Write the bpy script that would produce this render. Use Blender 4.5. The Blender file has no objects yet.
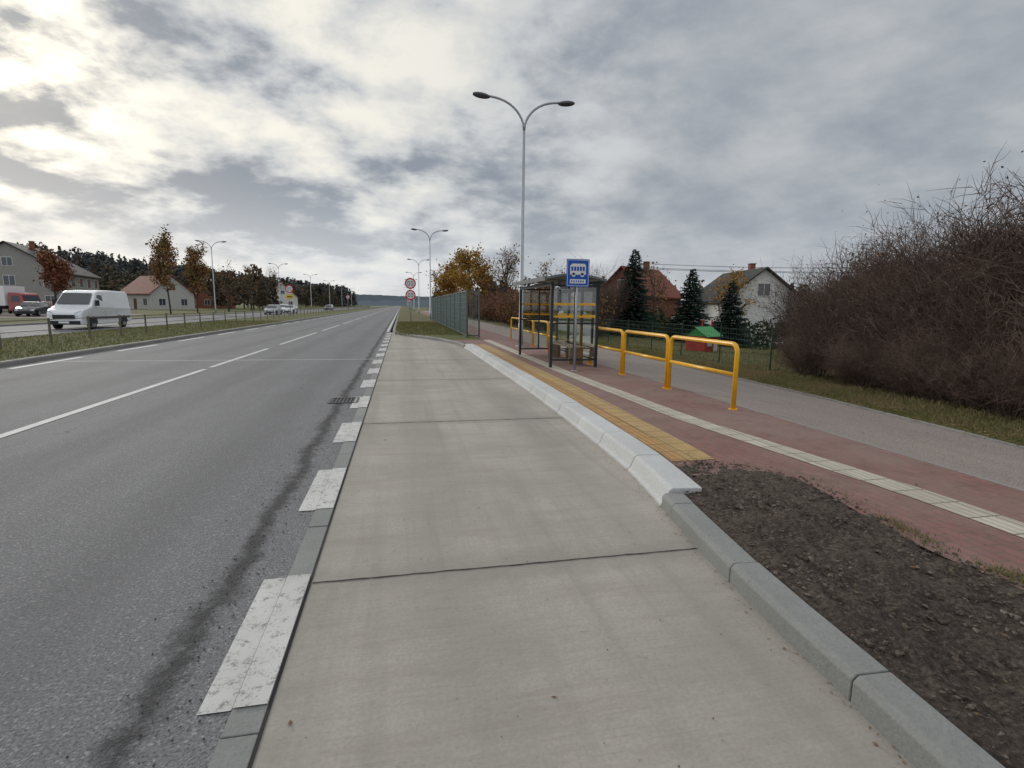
import bpy, math, random
from mathutils import Vector, Matrix, noise
random.seed(7)
R=random.random
def U(a,b): return a+(b-a)*R()
scene=bpy.context.scene
scene.view_settings.view_transform='Standard'
scene.view_settings.look='None'
scene.view_settings.exposure=0

# ------------------------------------------------------------ mesh helpers
class M:
    def __init__(s): s.v=[]; s.f=[]
    def poly(s,pts):
        b=len(s.v); s.v+= [tuple(p) for p in pts]; s.f.append(tuple(range(b,b+len(pts))))
    def box(s,x0,x1,y0,y1,z0,z1):
        b=len(s.v)
        s.v+=[(x0,y0,z0),(x1,y0,z0),(x1,y1,z0),(x0,y1,z0),(x0,y0,z1),(x1,y0,z1),(x1,y1,z1),(x0,y1,z1)]
        for q in ((0,3,2,1),(4,5,6,7),(0,1,5,4),(1,2,6,5),(2,3,7,6),(3,0,4,7)): s.f.append(tuple(b+i for i in q))
    def tube(s,pts,rad,n=8,caps=True):
        pts=[Vector(p) for p in pts]
        if not hasattr(rad,'__len__'): rad=[rad]*len(pts)
        b=len(s.v); ref=None
        for i,p in enumerate(pts):
            t=(pts[min(i+1,len(pts)-1)]-pts[max(i-1,0)])
            if t.length<1e-9: t=Vector((0,0,1))
            t.normalize()
            if ref is None:
                ref=Vector((1,0,0)) if abs(t.x)<.8 else Vector((0,1,0))
            a=(ref-t*ref.dot(t)).normalized(); c=t.cross(a); ref=a
            for k in range(n):
                an=2*math.pi*k/n
                s.v.append(tuple(p+(a*math.cos(an)+c*math.sin(an))*rad[i]))
        for i in range(len(pts)-1):
            for k in range(n):
                k2=(k+1)%n
                s.f.append((b+i*n+k,b+i*n+k2,b+(i+1)*n+k2,b+(i+1)*n+k))
        if caps and n>2:
            s.f.append(tuple(b+k for k in range(n))[::-1]); e=b+(len(pts)-1)*n
            s.f.append(tuple(e+k for k in range(n)))
    def disc(s,c,nrm,r,n=24,th=.02):
        c=Vector(c); nrm=Vector(nrm).normalized(); s.tube([c,c+nrm*th],[r,r],n)
    def ell(s,c,rx,ry,rz,nu=12,nv=8,jit=0):
        b=len(s.v)
        for j in range(nv+1):
            ph=math.pi*j/nv
            for i in range(nu):
                th=2*math.pi*i/nu; k=1+U(-jit,jit)
                s.v.append((c[0]+rx*k*math.sin(ph)*math.cos(th),c[1]+ry*k*math.sin(ph)*math.sin(th),c[2]+rz*k*math.cos(ph)))
        for j in range(nv):
            for i in range(nu):
                i2=(i+1)%nu
                s.f.append((b+j*nu+i,b+(j+1)*nu+i,b+(j+1)*nu+i2,b+j*nu+i2))
    def xf(s,mat):
        s.v=[tuple(mat@Vector(p)) for p in s.v]; return s
def mesh_of(m,name,smooth=False):
    me=bpy.data.meshes.new(name); me.from_pydata(m.v,[],m.f); me.update()
    if smooth:
        me.polygons.foreach_set('use_smooth',[True]*len(me.polygons))
    return me
def ob(m,name,mat,parent=None,smooth=False,bevel=0):
    me=mesh_of(m,name,smooth); o=bpy.data.objects.new(name,me); scene.collection.objects.link(o)
    if mat: me.materials.append(mat)
    if parent: o.parent=parent
    if bevel:
        b=o.modifiers.new('bevel','BEVEL'); b.width=bevel; b.segments=2; b.limit_method='ANGLE'
    return o
def empty(name,loc=(0,0,0),rot=0,scale=1):
    e=bpy.data.objects.new(name,None); scene.collection.objects.link(e)
    e.location=loc; e.rotation_euler=(0,0,rot); e.scale=(scale,)*3; e.empty_display_size=.3
    return e
def inst(me,name,loc,rot,sc,parent=None):
    o=bpy.data.objects.new(name,me); scene.collection.objects.link(o)
    o.location=loc; o.rotation_euler=(0,0,rot); o.scale=sc if hasattr(sc,'__len__') else (sc,)*3
    if parent: o.parent=parent
    return o

# ------------------------------------------------------------ material helpers
class NT:
    def __init__(s,name):
        s.m=bpy.data.materials.new(name); s.m.use_nodes=True; s.t=s.m.node_tree
        s.b=s.t.nodes['Principled BSDF']; s.b.inputs['Specular IOR Level'].default_value=.3
    def n(s,ty,**k):
        x=s.t.nodes.new(ty)
        for a,b in k.items(): setattr(x,a,b)
        return x
    def l(s,a,b): s.t.links.new(a,b)
    def pos(s,scale=(1,1,1),obj=False):
        if obj: o=s.n('ShaderNodeTexCoord').outputs['Object']
        else: o=s.n('ShaderNodeNewGeometry').outputs['Position']
        if scale==(1,1,1): return o
        mp=s.n('ShaderNodeVectorMath',operation='MULTIPLY'); s.l(o,mp.inputs[0]); mp.inputs[1].default_value=scale
        return mp.outputs[0]
    def noise(s,vec,scale,detail=4,rough=.55,dist=0):
        x=s.n('ShaderNodeTexNoise'); s.l(vec,x.inputs['Vector']); x.inputs['Scale'].default_value=scale
        x.inputs['Detail'].default_value=detail; x.inputs['Roughness'].default_value=rough; x.inputs['Distortion'].default_value=dist
        return x.outputs['Fac']
    def mr(s,v,a,b,c=0,d=1,smooth=False):
        x=s.n('ShaderNodeMapRange'); s.l(v,x.inputs[0])
        if smooth: x.interpolation_type='SMOOTHSTEP'
        for i,k in enumerate((a,b,c,d)): x.inputs[1+i].default_value=k
        return x.outputs[0]
    def math(s,op,a,b=None,c=None):
        x=s.n('ShaderNodeMath',operation=op)
        for i,k in enumerate((a,b,c)):
            if k is None: continue
            if isinstance(k,(int,float)): x.inputs[i].default_value=k
            else: s.l(k,x.inputs[i])
        return x.outputs[0]
    def mix(s,fac,a,b,mode='MIX'):
        x=s.n('ShaderNodeMix',data_type='RGBA',blend_type=mode)
        for i,k in ((0,fac),(6,a),(7,b)):
            if isinstance(k,(int,float)): x.inputs[i].default_value=k
            elif isinstance(k,tuple): x.inputs[i].default_value=(*k[:3],1)
            else: s.l(k,x.inputs[i])
        return x.outputs[2]
    def bump(s,h,strength=.3,dist=.01,nrm=None):
        x=s.n('ShaderNodeBump'); s.l(h,x.inputs['Height']); x.inputs['Strength'].default_value=strength; x.inputs['Distance'].default_value=dist
        if nrm: s.l(nrm,x.inputs['Normal'])
        s.l(x.outputs[0],s.b.inputs['Normal']); return x.outputs[0]
    def out(s,col,rough=.8,metal=0):
        if isinstance(col,tuple): s.b.inputs['Base Color'].default_value=(*col,1)
        else: s.l(col,s.b.inputs['Base Color'])
        if isinstance(rough,(int,float)): s.b.inputs['Roughness'].default_value=rough
        else: s.l(rough,s.b.inputs['Roughness'])
        s.b.inputs['Metallic'].default_value=metal
        return s.m
def simple(name,c,rough=.6,metal=0,var=.15,sc=3,spec=.3):
    t=NT(name); n=t.noise(t.pos(obj=True),sc,5); k=t.mr(n,.3,.7,1-var,1+var)
    g=t.n('ShaderNodeCombineXYZ'); [t.l(k,g.inputs[i]) for i in range(3)]
    c2=t.mix(1,c,g.outputs[0],'MULTIPLY'); t.b.inputs['Specular IOR Level'].default_value=spec
    return t.out(c2,rough,metal)
def leafmat(name,c1,c2,c3=None,trans=.25):
    t=NT(name); r=t.n('ShaderNodeNewGeometry').outputs['Random Per Island']
    n=t.noise(t.pos(),.9,3)
    c=t.mix(r,c1,c2)
    if c3: c=t.mix(t.mr(n,.42,.6),c,c3)
    t.b.inputs['Specular IOR Level'].default_value=.15
    t.out(c,.8); return t.m

# asphalt
def asphalt(name,base,tint=(1,1,1.02),main=True,blotch=None):
    t=NT(name); p=t.pos()
    big=t.noise(p,.35,5,.6); mid=t.noise(t.pos((3.0,.25,1)),1.2,5,.6); fine=t.noise(p,70,3,.7); med=t.noise(p,7,6,.7)
    v=t.n('ShaderNodeTexVoronoi'); t.l(p,v.inputs['Vector']); v.inputs['Scale'].default_value=95
    b=tuple(base*k for k in tint)
    c=t.mix(t.mr(big,.3,.7),tuple(x*.78 for x in b),tuple(x*1.2 for x in b))
    if blotch: c=t.mix(t.mr(t.noise(p,.8,6,.7),.45,.62,0,.7),c,blotch)
    c=t.mix(t.mr(mid,.35,.7,0,.7),c,tuple(x*.66 for x in b))
    c=t.mix(t.mr(med,.5,.75,0,.5),c,tuple(x*.6 for x in b))
    if main:
        pt=t.noise(t.pos((1,.45,1)),1.1,7,.72)
        c=t.mix(t.mr(pt,.56,.63,0,.45),c,tuple(x*.55 for x in b))
        c=t.mix(t.mr(pt,.42,.34,0,.35),c,tuple(x*1.45 for x in b))
    c=t.mix(t.mr(fine,.3,.75,0,.75),c,tuple(x*1.8 for x in b))
    c=t.mix(t.mr(fine,.5,.25,0,.8),c,tuple(x*.3 for x in b))
    sp=t.n('ShaderNodeSeparateColor'); t.l(v.outputs['Color'],sp.inputs[0])
    c=t.mix(t.mr(sp.outputs[0],.86,.97,0,.5),c,(.42,.41,.40))
    if main:
        s=t.n('ShaderNodeSeparateXYZ'); t.l(p,s.inputs[0])
        wob=t.noise(p,1.3,6,.7)
        xx=t.math('ADD',s.outputs[0],t.math('MULTIPLY',t.math('SUBTRACT',wob,.5),.34))
        d=t.math('ABSOLUTE',t.math('ADD',xx,1.06))
        brk=t.noise(p,8,5,.8)
        m=t.mr(t.math('ADD',d,t.math('MULTIPLY',t.math('SUBTRACT',brk,.5),.26)),.02,.11,.85,0)
        c=t.mix(m,c,tuple(x*.2 for x in b))
        for cx in (-1.9,-3.7,-6.1,-8.2):
            dd=t.math('ABSOLUTE',t.math('SUBTRACT',s.outputs[0],cx))
            c=t.mix(t.mr(dd,.1,.5,.28,0,True),c,tuple(x*.62 for x in b))
        vc=t.n('ShaderNodeTexVoronoi',feature='DISTANCE_TO_EDGE'); 
        w=t.n('ShaderNodeVectorMath',operation='ADD'); nn=t.n('ShaderNodeTexNoise'); t.l(p,nn.inputs['Vector']); nn.inputs['Scale'].default_value=1.5
        t.l(t.pos((.5,.16,1)),w.inputs[0]); sc=t.n('ShaderNodeVectorMath',operation='SCALE'); t.l(nn.outputs['Color'],sc.inputs[0]); sc.inputs['Scale'].default_value=.35
        t.l(sc.outputs[0],w.inputs[1]); t.l(w.outputs[0],vc.inputs['Vector']); vc.inputs['Scale'].default_value=1
        c=t.mix(t.math('MULTIPLY',t.mr(vc.outputs['Distance'],0,.006,.7,0),t.mr(big,.5,.6)),c,tuple(x*.4 for x in b))
        dj=t.math('ABSOLUTE',t.math('SUBTRACT',s.outputs[1],16.8))
        c=t.mix(t.mr(dj,.05,.14,.6,0),c,(.40,.39,.38))
    h=t.math('ADD',fine,t.math('MULTIPLY',v.outputs['Distance'],.8))
    t.bump(h,.8,.007); return t.out(c,.82)
m_asph=asphalt('asphalt',.15)
m_path=asphalt('path_asphalt',.195,(1.18,1,.88),False,(.25,.195,.17))
def concrete(name,base,lines=True,blk=0):
    t=NT(name); p=t.pos()
    big=t.noise(p,.8,6,.62); st=t.noise(t.pos((2.2,34,1)),1.4,6,.7,.1); st2=t.noise(t.pos((.6,3.5,1)),1.2,7,.75,.2); fine=t.noise(p,55,4,.6); sp=t.noise(p,9,5,.7)
    c=t.mix(t.mr(big,.3,.7),tuple(x*.78 for x in base),tuple(x*1.12 for x in base))
    if lines:
        c=t.mix(t.mr(st,.50,.68,0,.34),c,tuple(x*k for x,k in zip(base,(.58,.56,.53))))
        c=t.mix(t.mr(st2,.50,.64,0,.38),c,tuple(x*k for x,k in zip(base,(.66,.63,.59))))
        c=t.mix(t.mr(st2,.46,.34,0,.3),c,tuple(x*1.2 for x in base))
        s=t.n('ShaderNodeSeparateXYZ'); t.l(p,s.inputs[0])
        long=t.noise(t.pos((5,.2,1)),1.0,5,.6)
        c=t.mix(t.mr(long,.5,.7,0,.5),c,tuple(x*.62 for x in base))
        for cx in (.25,1.75):
            dd=t.math('ABSOLUTE',t.math('SUBTRACT',t.math('ADD',s.outputs[0],t.math('MULTIPLY',big,.4)),cx+.2))
            c=t.mix(t.mr(dd,.05,.45,.32,0,True),c,tuple(x*.55 for x in base))
        e=t.math('ADD',s.outputs[0],t.math('MULTIPLY',sp,.3))
        c=t.mix(t.mr(e,-.2,-.45,0,.35),c,tuple(x*.55 for x in base))
        jm=t.math('PINGPONG',t.math('SUBTRACT',s.outputs[1],3.15),2.2)
        c=t.mix(t.mr(t.math('ADD',jm,t.math('MULTIPLY',t.math('SUBTRACT',sp,.5),.4)),0,.22,.5,0),c,tuple(x*.55 for x in base))
    c=t.mix(t.mr(fine,.35,.7,0,.45),c,tuple(x*.6 for x in base))
    c=t.mix(t.mr(sp,.60,.75,0,.45),c,tuple(x*.5 for x in base))
    c=t.mix(t.mr(t.noise(p,24,6,.75),.61,.72,0,.55),c,tuple(x*.4 for x in base))
    h=t.math('ADD',t.math('MULTIPLY',fine,.6),t.math('MULTIPLY',st,.6) if lines else fine)
    t.bump(h,.55,.006); return t.out(c,.85)
m_conc=concrete('bay_concrete',(.415,.382,.335))
m_kerbL=concrete('light_kerb_concrete',(.58,.585,.57),False)
m_kerbG=concrete('grey_kerb_concrete',(.27,.275,.26),False)
m_kerbO=concrete('old_kerb_concrete',(.30,.29,.27),False)
m_dark=simple('joint_bitumen_and_pit_shade',(.035,.033,.03),.9)  # joint filler; also colours the painted shade under the drain grate
def paint(name,c,under,wear=.5):
    t=NT(name); p=t.pos(); n=t.noise(p,14,6,.75); f=t.noise(p,60,3,.7); g=t.noise(p,2.2,4,.6)
    w=t.math('ADD',t.math('MULTIPLY',n,.6),t.math('MULTIPLY',f,.4))
    cc=t.mix(t.mr(g,.3,.7),tuple(x*.78 for x in c),c)
    cc=t.mix(t.mr(w,wear,wear+.09,0,.85),cc,under); t.bump(f,.4,.004)
    return t.out(cc,.75)
m_white=paint('worn_white_paint',(.62,.61,.58),(.18,.18,.17),.515)
m_white2=paint('lane_white_paint',(.62,.62,.60),(.16,.16,.16),.545)
def bricks(name,c1,c2,mort,bw,bh,rot=0,msz=.06,bump=.5,var=None):
    t=NT(name); g=t.pos(); mp=t.n('ShaderNodeMapping'); t.l(g,mp.inputs[0]); mp.inputs['Rotation'].default_value=(0,0,rot)
    br=t.n('ShaderNodeTexBrick'); t.l(mp.outputs[0],br.inputs['Vector']); br.inputs['Scale'].default_value=1
    br.inputs['Color1'].default_value=(*c1,1); br.inputs['Color2'].default_value=(*c2,1); br.inputs['Mortar'].default_value=(*mort,1)
    br.inputs['Brick Width'].default_value=bw; br.inputs['Row Height'].default_value=bh; br.inputs['Mortar Size'].default_value=msz*bh; br.inputs['Mortar Smooth'].default_value=.3
    n=t.noise(g,.7,6,.65); f=t.noise(g,40,4,.7); n2=t.noise(g,4,6,.7)
    c=t.mix(t.mr(n,.36,.62,0,.75),br.outputs['Color'],var or tuple(x*.7 for x in c1))
    c=t.mix(t.mr(n2,.5,.72,0,.5),c,tuple(x*.6 for x in mort))
    c=t.mix(t.mr(f,.4,.7,0,.35),c,tuple(x*.6 for x in c1))
    h=t.math('SUBTRACT',t.math('MULTIPLY',f,.3),br.outputs['Fac'])
    t.bump(h,bump,.006); return t.out(c,.85)
m_red=bricks('red_pavers',(.27,.135,.115),(.22,.115,.10),(.16,.12,.10),.2,.1,math.pi/2,.08,.5,(.26,.19,.165))
def tactile(name,c1,c2,kind):
    t=NT(name); g=t.pos(); br=t.n('ShaderNodeTexBrick'); t.l(g,br.inputs['Vector']); br.offset=0
    br.inputs['Scale'].default_value=1; br.inputs['Color1'].default_value=(*c1,1); br.inputs['Color2'].default_value=(*c2,1); br.inputs['Mortar'].default_value=(.12,.10,.07,1)
    br.inputs['Brick Width'].default_value=.3; br.inputs['Row Height'].default_value=.3; br.inputs['Mortar Size'].default_value=.008
    n=t.noise(g,3,6,.7); c=t.mix(t.mr(n,.4,.75,0,.6),br.outputs['Color'],tuple(x*.55 for x in c1))
    if kind=='dots':
        v=t.n('ShaderNodeTexVoronoi'); t.l(g,v.inputs['Vector']); v.inputs['Scale'].default_value=16; v.inputs['Randomness'].default_value=0
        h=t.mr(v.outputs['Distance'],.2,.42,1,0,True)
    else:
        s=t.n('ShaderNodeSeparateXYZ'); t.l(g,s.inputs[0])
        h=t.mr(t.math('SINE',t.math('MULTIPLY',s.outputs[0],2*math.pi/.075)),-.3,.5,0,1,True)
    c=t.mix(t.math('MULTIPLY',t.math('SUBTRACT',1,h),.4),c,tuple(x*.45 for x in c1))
    t.bump(h,.8,.008); return t.out(c,.8)
m_tacY=tactile('yellow_tactile',(.56,.38,.16),(.50,.35,.18),'dots')
m_tacO=tactile('ochre_tactile',(.50,.29,.11),(.46,.28,.12),'lines')
m_tacW=tactile('cream_tactile',(.60,.55,.46),(.50,.45,.37),'lines')
def grassm(name,a,b,c3):
    t=NT(name); p=t.pos(); n=t.noise(p,.5,6,.6); f=t.noise(p,22,5,.75); f2=t.noise(p,4,5,.7)
    c=t.mix(t.mr(n,.35,.65),a,b); c=t.mix(t.mr(f2,.5,.68,0,.8),c,c3); c=t.mix(t.mr(f,.35,.65,.6,0),c,tuple(x*.4 for x in a))
    t.bump(f,.9,.05); return t.out(c,.95)
m_grass=grassm('grass_ground',(.11,.122,.035),(.155,.155,.05),(.19,.155,.08))
m_verge=grassm('verge_ground',(.13,.13,.048),(.165,.145,.06),(.18,.135,.07))
t=NT('soil'); p=t.pos(); f=t.noise(p,34,8,.8); n=t.noise(p,3,5,.6); c=t.mix(t.mr(n,.35,.65),(.07,.053,.041),(.12,.092,.072)); c=t.mix(t.mr(f,.5,.64,0,.8),c,(.24,.20,.165)); c=t.mix(t.mr(f,.48,.36,0,.9),c,(.018,.013,.010)); t.bump(f,1,.035); m_soil=t.out(c,.95)
m_clod=leafmat('soil_clods',(.06,.045,.034),(.21,.175,.145),(.10,.078,.06))
m_blade=leafmat('grass_blades',(.11,.13,.032),(.19,.185,.06),(.22,.19,.09))
m_dry=leafmat('dry_grass',(.25,.205,.11),(.16,.165,.06),(.28,.21,.11))
m_leafG=leafmat('fallen_leaves',(.24,.14,.06),(.12,.07,.04),(.26,.18,.10))
m_bark=simple('bark',(.07,.055,.045),.95,0,.35,8)
m_bramble=leafmat('bramble_stems',(.10,.065,.052),(.22,.16,.13),(.09,.06,.05))
m_brleaf=leafmat('bramble_leaves',(.13,.07,.045),(.085,.055,.035),(.15,.085,.05))
m_yel=leafmat('yellow_leaves',(.42,.26,.05),(.30,.20,.05),(.36,.17,.04))
m_ora=leafmat('orange_leaves',(.32,.16,.07),(.22,.11,.055),(.20,.15,.06))
m_redl=leafmat('red_leaves',(.22,.075,.045),(.14,.06,.04),(.24,.11,.055))
m_spruce=leafmat('spruce_needles',(.018,.036,.028),(.035,.06,.048),(.022,.045,.032))
m_thuja=leafmat('thuja',(.02,.04,.02),(.04,.065,.03))
m_forest=leafmat('hazed_forest_foliage',(.05,.063,.07),(.08,.09,.092),(.095,.09,.08))  # bluish distance haze is put into the leaf colours
m_forest2=leafmat('roadside_foliage',(.045,.055,.04),(.09,.085,.06),(.13,.09,.06))
m_galv=simple('galvanised_steel',(.40,.42,.44),.45,.4,.12)
m_lampb=simple('lamp_blackgrey',(.10,.105,.115),.4,.3)
m_frame=simple('dark_frame_paint',(.035,.038,.042),.4,.2)
m_yelp=simple('yellow_barrier_paint',(.82,.43,.015),.32,0,.12,5,.5)
m_tyre=simple('tyre',(.02,.02,.02),.9)
m_rim=simple('wheel_rim',(.35,.35,.37),.35,.7)
m_blackp=simple('black_plastic',(.03,.03,.032),.6)
m_hl=simple('headlight_lens',(.6,.62,.65),.1,.3)
m_rl=simple('tail_light',(.4,.02,.02),.2)
m_cglass=simple('car_glass',(.018,.022,.026),.06,0,.05,1,.8)
m_wglass=simple('window_glass',(.05,.06,.075),.08,0,.1,1,.8)
def carpaint(name,c):
    m=simple(name,c,.3,.0,.04,1,.5); m.node_tree.nodes['Principled BSDF'].inputs['Coat Weight'].default_value=.6; return m
m_cw=carpaint('white_car_paint',(.76,.77,.78)); m_cs=carpaint('silver_car_paint',(.36,.37,.39)); m_cd=carpaint('dark_car_paint',(.03,.033,.04)); m_cr=carpaint('red_car_paint',(.30,.03,.025))
t=NT('shelter_glass'); nt=t.t; tr=t.n('ShaderNodeBsdfTransparent'); gl=t.n('ShaderNodeBsdfGlossy'); gl.inputs['Roughness'].default_value=.03
tr.inputs['Color'].default_value=(.86,.92,.90,1); fr=t.n('ShaderNodeFresnel'); mx=t.n('ShaderNodeMixShader'); t.l(t.math('ADD',fr.outputs[0],.10),mx.inputs[0]); t.l(tr.outputs[0],mx.inputs[1]); t.l(gl.outputs[0],mx.inputs[2])
t.l(mx.outputs[0],nt.nodes['Material Output'].inputs[0]); m_glass=t.m
m_blue=simple('sign_blue',(.01,.09,.42),.4,0,.05); m_swhite=simple('sign_white',(.75,.75,.75),.4,0,.05); m_sred=simple('sign_red',(.55,.02,.02),.4,0,.05); m_syel=simple('sign_yellow',(.70,.50,.03),.4,0,.05)

# ------------------------------------------------------------ world
SUN_AZ=-33; SUN_EL=17
sd=Vector((math.sin(math.radians(SUN_AZ))*math.cos(math.radians(SUN_EL)),math.cos(math.radians(SUN_AZ))*math.cos(math.radians(SUN_EL)),math.sin(math.radians(SUN_EL))))
w=bpy.data.worlds.new('World'); scene.world=w; w.use_nodes=True
class WT(NT):
    def __init__(s,tree): s.t=tree
T=WT(w.node_tree); bg=w.node_tree.nodes['Background']; bg.inputs['Strength'].default_value=.1
sky=T.n('ShaderNodeTexSky',sky_type='NISHITA'); sky.sun_disc=False; sky.sun_elevation=math.radians(SUN_EL); sky.sun_rotation=math.radians(SUN_AZ)
gen=T.n('ShaderNodeTexCoord').outputs['Generated']
nm=T.n('ShaderNodeVectorMath',operation='NORMALIZE'); T.l(gen,nm.inputs[0]); dv=nm.outputs[0]
sx=T.n('ShaderNodeSeparateXYZ'); T.l(dv,sx.inputs[0])
z0=T.math('MAXIMUM',sx.outputs[2],0); zc=T.math('ADD',z0,.30)
cx=T.math('DIVIDE',sx.outputs[0],zc); cy=T.math('DIVIDE',sx.outputs[1],zc)
cb=T.n('ShaderNodeCombineXYZ'); T.l(cx,cb.inputs[0]); T.l(cy,cb.inputs[1]); T.l(T.math('MULTIPLY',z0,1.5),cb.inputs[2]); cv=cb.outputs[0]
dt=T.n('ShaderNodeVectorMath',operation='DOT_PRODUCT'); T.l(dv,dt.inputs[0]); dt.inputs[1].default_value=tuple(sd); dot=dt.outputs['Value']
n1=T.noise(cv,2.3,10,.55,.15); n2=T.noise(cv,.9,5,.5,.1); n3=T.noise(cv,7,8,.6,.1)
nn=T.math('ADD',T.math('MULTIPLY',n1,.56),T.math('ADD',T.math('MULTIPLY',n2,.26),T.math('MULTIPLY',n3,.18)))
g=T.mr(dot,.45,1,0,1,True)
amp=T.math('ADD',T.math('MULTIPLY',g,1.15),.24)
k=T.math('ADD',T.math('MULTIPLY',T.math('MULTIPLY',T.math('SUBTRACT',nn,.5),9.0),amp),T.math('ADD',.38,T.math('MULTIPLY',g,.30)))
kc=T.mr(k,0,1,0,1,True)
base=T.mix(kc,(.245,.275,.32),(.55,.565,.575))
hl=T.math('MULTIPLY',T.mr(k,.6,1.9,0,1,True),g)
base=T.mix(hl,base,(.88,.845,.75))
core=T.math('POWER',T.math('MAXIMUM',dot,0),75)
base=T.mix(T.math('MULTIPLY',core,T.mr(k,.2,1.1,.08,1)),base,(1.6,1.48,1.18))
hz_=T.mr(z0,0,.22,1,0,True)
base=T.mix(T.math('MULTIPLY',hz_,T.math('ADD',.32,T.math('MULTIPLY',g,.45))),base,(.68,.715,.76))
zen_lift=T.mr(z0,.66,1,0,.8,True)  # zenith above the frame made brighter to add light on the scene
base=T.mix(zen_lift,base,(1.25,1.27,1.3))
bk=T.mr(sx.outputs[1],0,-.6,0,.6,True); base=T.mix(bk,base,(.76,.79,.84))  # unseen sky behind the camera lightened as extra fill
vs=T.n('ShaderNodeVectorMath',operation='SCALE'); T.l(base,vs.inputs[0]); vs.inputs['Scale'].default_value=11.0
fin=T.mix(.95,sky.outputs[0],vs.outputs[0]); T.l(fin,bg.inputs['Color'])
sl=bpy.data.lights.new('sun','SUN'); sl.energy=1.45; sl.angle=math.radians(14); sl.color=(1,.95,.87)
so=bpy.data.objects.new('sun',sl); scene.collection.objects.link(so); so.rotation_euler=sd.to_track_quat('Z','Y').to_euler(); so.location=(-20,30,30)

# ------------------------------------------------------------ camera
cd=bpy.data.cameras.new('camera'); co=bpy.data.objects.new('camera',cd); scene.collection.objects.link(co); scene.camera=co
cd.sensor_width=36; cd.lens=520/1024*36; cd.clip_end=6000; cd.clip_start=.05
co.matrix_world=Matrix.Translation((0,0,1.7))@Matrix.Rotation(math.radians(-12.0),4,'Z')@Matrix.Rotation(math.radians(90-8.5),4,'X')@Matrix.Rotation(math.radians(.8),4,'Z')

# ------------------------------------------------------------ ground + roads
def sheet(name,mat,x0,x1,y0,y1,z):
    m=M(); m.poly([(x0,y0,z),(x1,y0,z),(x1,y1,z),(x0,y1,z)]); return ob(m,name,mat)
sheet('ground',m_grass,-2500,2500,-600,3500,-2.2)
sheet('road',m_asph,-9.9,-.72,-60,900,0)
sheet('opposite_road',m_asph,-24.5,-16,-60,900,0)
KP=[(-.57,-9),(.35,-6),(1.22,-3),(1.66,-.5),(1.87,1.35),(1.96,2.57),(2.16,3.9),(2.31,4.9),(2.42,7.4),(2.47,10),(2.48,20),(2.38,22.5),(1.7,25.5),(.5,28.2),(-.25,30.5),(-.57,34)]
def kx(y):
    for a,b in zip(KP,KP[1:]):
        if a[1]<=y<=b[1]:
            s=(y-a[1])/(b[1]-a[1]); return a[0]+(b[0]-a[0])*s
    return -.57
def curve_pts(y0,y1,step):
    out=[];n=max(2,int(round((y1-y0)/step)))
    for i in range(n+1):
        y=y0+(y1-y0)*i/n
        w=.35; x=(kx(y-w)+kx(y)*2+kx(y+w))/4
        out.append(Vector((x,y,0)))
    return out
def kerb(m,pts,prof,block=1.0,gap=.008,zj=.003):
    d=[0]
    for a,b in zip(pts,pts[1:]): d.append(d[-1]+(b-a).length)
    def at(s):
        s=min(max(s,0),d[-1])
        for i in range(len(d)-1):
            if s<=d[i+1]: 
                q=(s-d[i])/(d[i+1]-d[i]); return pts[i].lerp(pts[i+1],q)
        return pts[-1]
    def nrm(s):
        t=(at(s+.15)-at(s-.15)); t.normalize(); return Vector((t.y,-t.x,0))
    s=0
    while s<d[-1]-.05:
        e=min(s+block,d[-1]); k=max(1,int((e-s)/.5)); b=len(m.v); dz=U(-zj,zj); n=len(prof); dx=U(-zj,zj)
        for i in range(k+1):
            q=s+gap/2+(e-s-gap)*i/k; P=at(q); N=nrm(q)
            for (o,z) in prof: m.v.append(tuple(P+N*(o+dx)+Vector((0,0,z+(dz if z>.02 else 0)))))
        for i in range(k):
            for j in range(n):
                j2=(j+1)%n; m.f.append((b+i*n+j,b+(i+1)*n+j,b+(i+1)*n+j2,b+i*n+j2))
        m.f.append(tuple(b+j for j in range(n))); m.f.append(tuple(b+k*n+j for j in range(n))[::-1])
        s=e
grey=[(0,-.05),(0,.105),(.022,.13),(.15,.135),(.15,-.05)]
greyn=[(0,-.05),(0,.105),(.025,.133),(.18,.137),(.18,-.05)]
bus=[(0,-.05),(0,.03),(.03,.045),(.07,.15),(.10,.172),(.36,.172),(.36,-.05)]
m=M(); kerb(m,curve_pts(-9,3.92,.25),greyn); ob(m,'kerb',m_kerbG,bevel=.006)
m=M(); kerb(m,curve_pts(3.93,21,.25),bus); ob(m,'bus_stop_kerb',m_kerbL,bevel=.008)
m=M(); kerb(m,curve_pts(21.0,34,.25),grey); ob(m,'kerb',m_kerbO,bevel=.006)
m=M(); kerb(m,[Vector((-.57,y,0)) for y in (34,80,200,600)],grey,4); ob(m,'kerb',m_kerbO)
m=M(); kerb(m,[Vector((-.72,-60,0)),Vector((-.72,-9,0))],grey,4); ob(m,'kerb',m_kerbO)
m=M(); kerb(m,[Vector((-9.9,y,0)) for y in (600,200,80,40,-60)],grey,2); ob(m,'median_kerb',m_kerbO)
m=M(); kerb(m,[Vector((-16,y,0)) for y in (-60,80,200,600)],grey,4); ob(m,'median_kerb',m_kerbO)
m=M(); kerb(m,[Vector((-24.5,y,0)) for y in (600,200,80,40,-60)],grey,4); ob(m,'kerb',m_kerbO)
m=M(); P=curve_pts(-9,34,.25)
for a,b in zip(P,P[1:]): m.poly([(-.572,a.y,.004),(a.x+.03,a.y,.004),(b.x+.03,b.y,.004),(-.572,b.y,.004)])
ob(m,'bus_bay',m_conc)
m=M()
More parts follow.
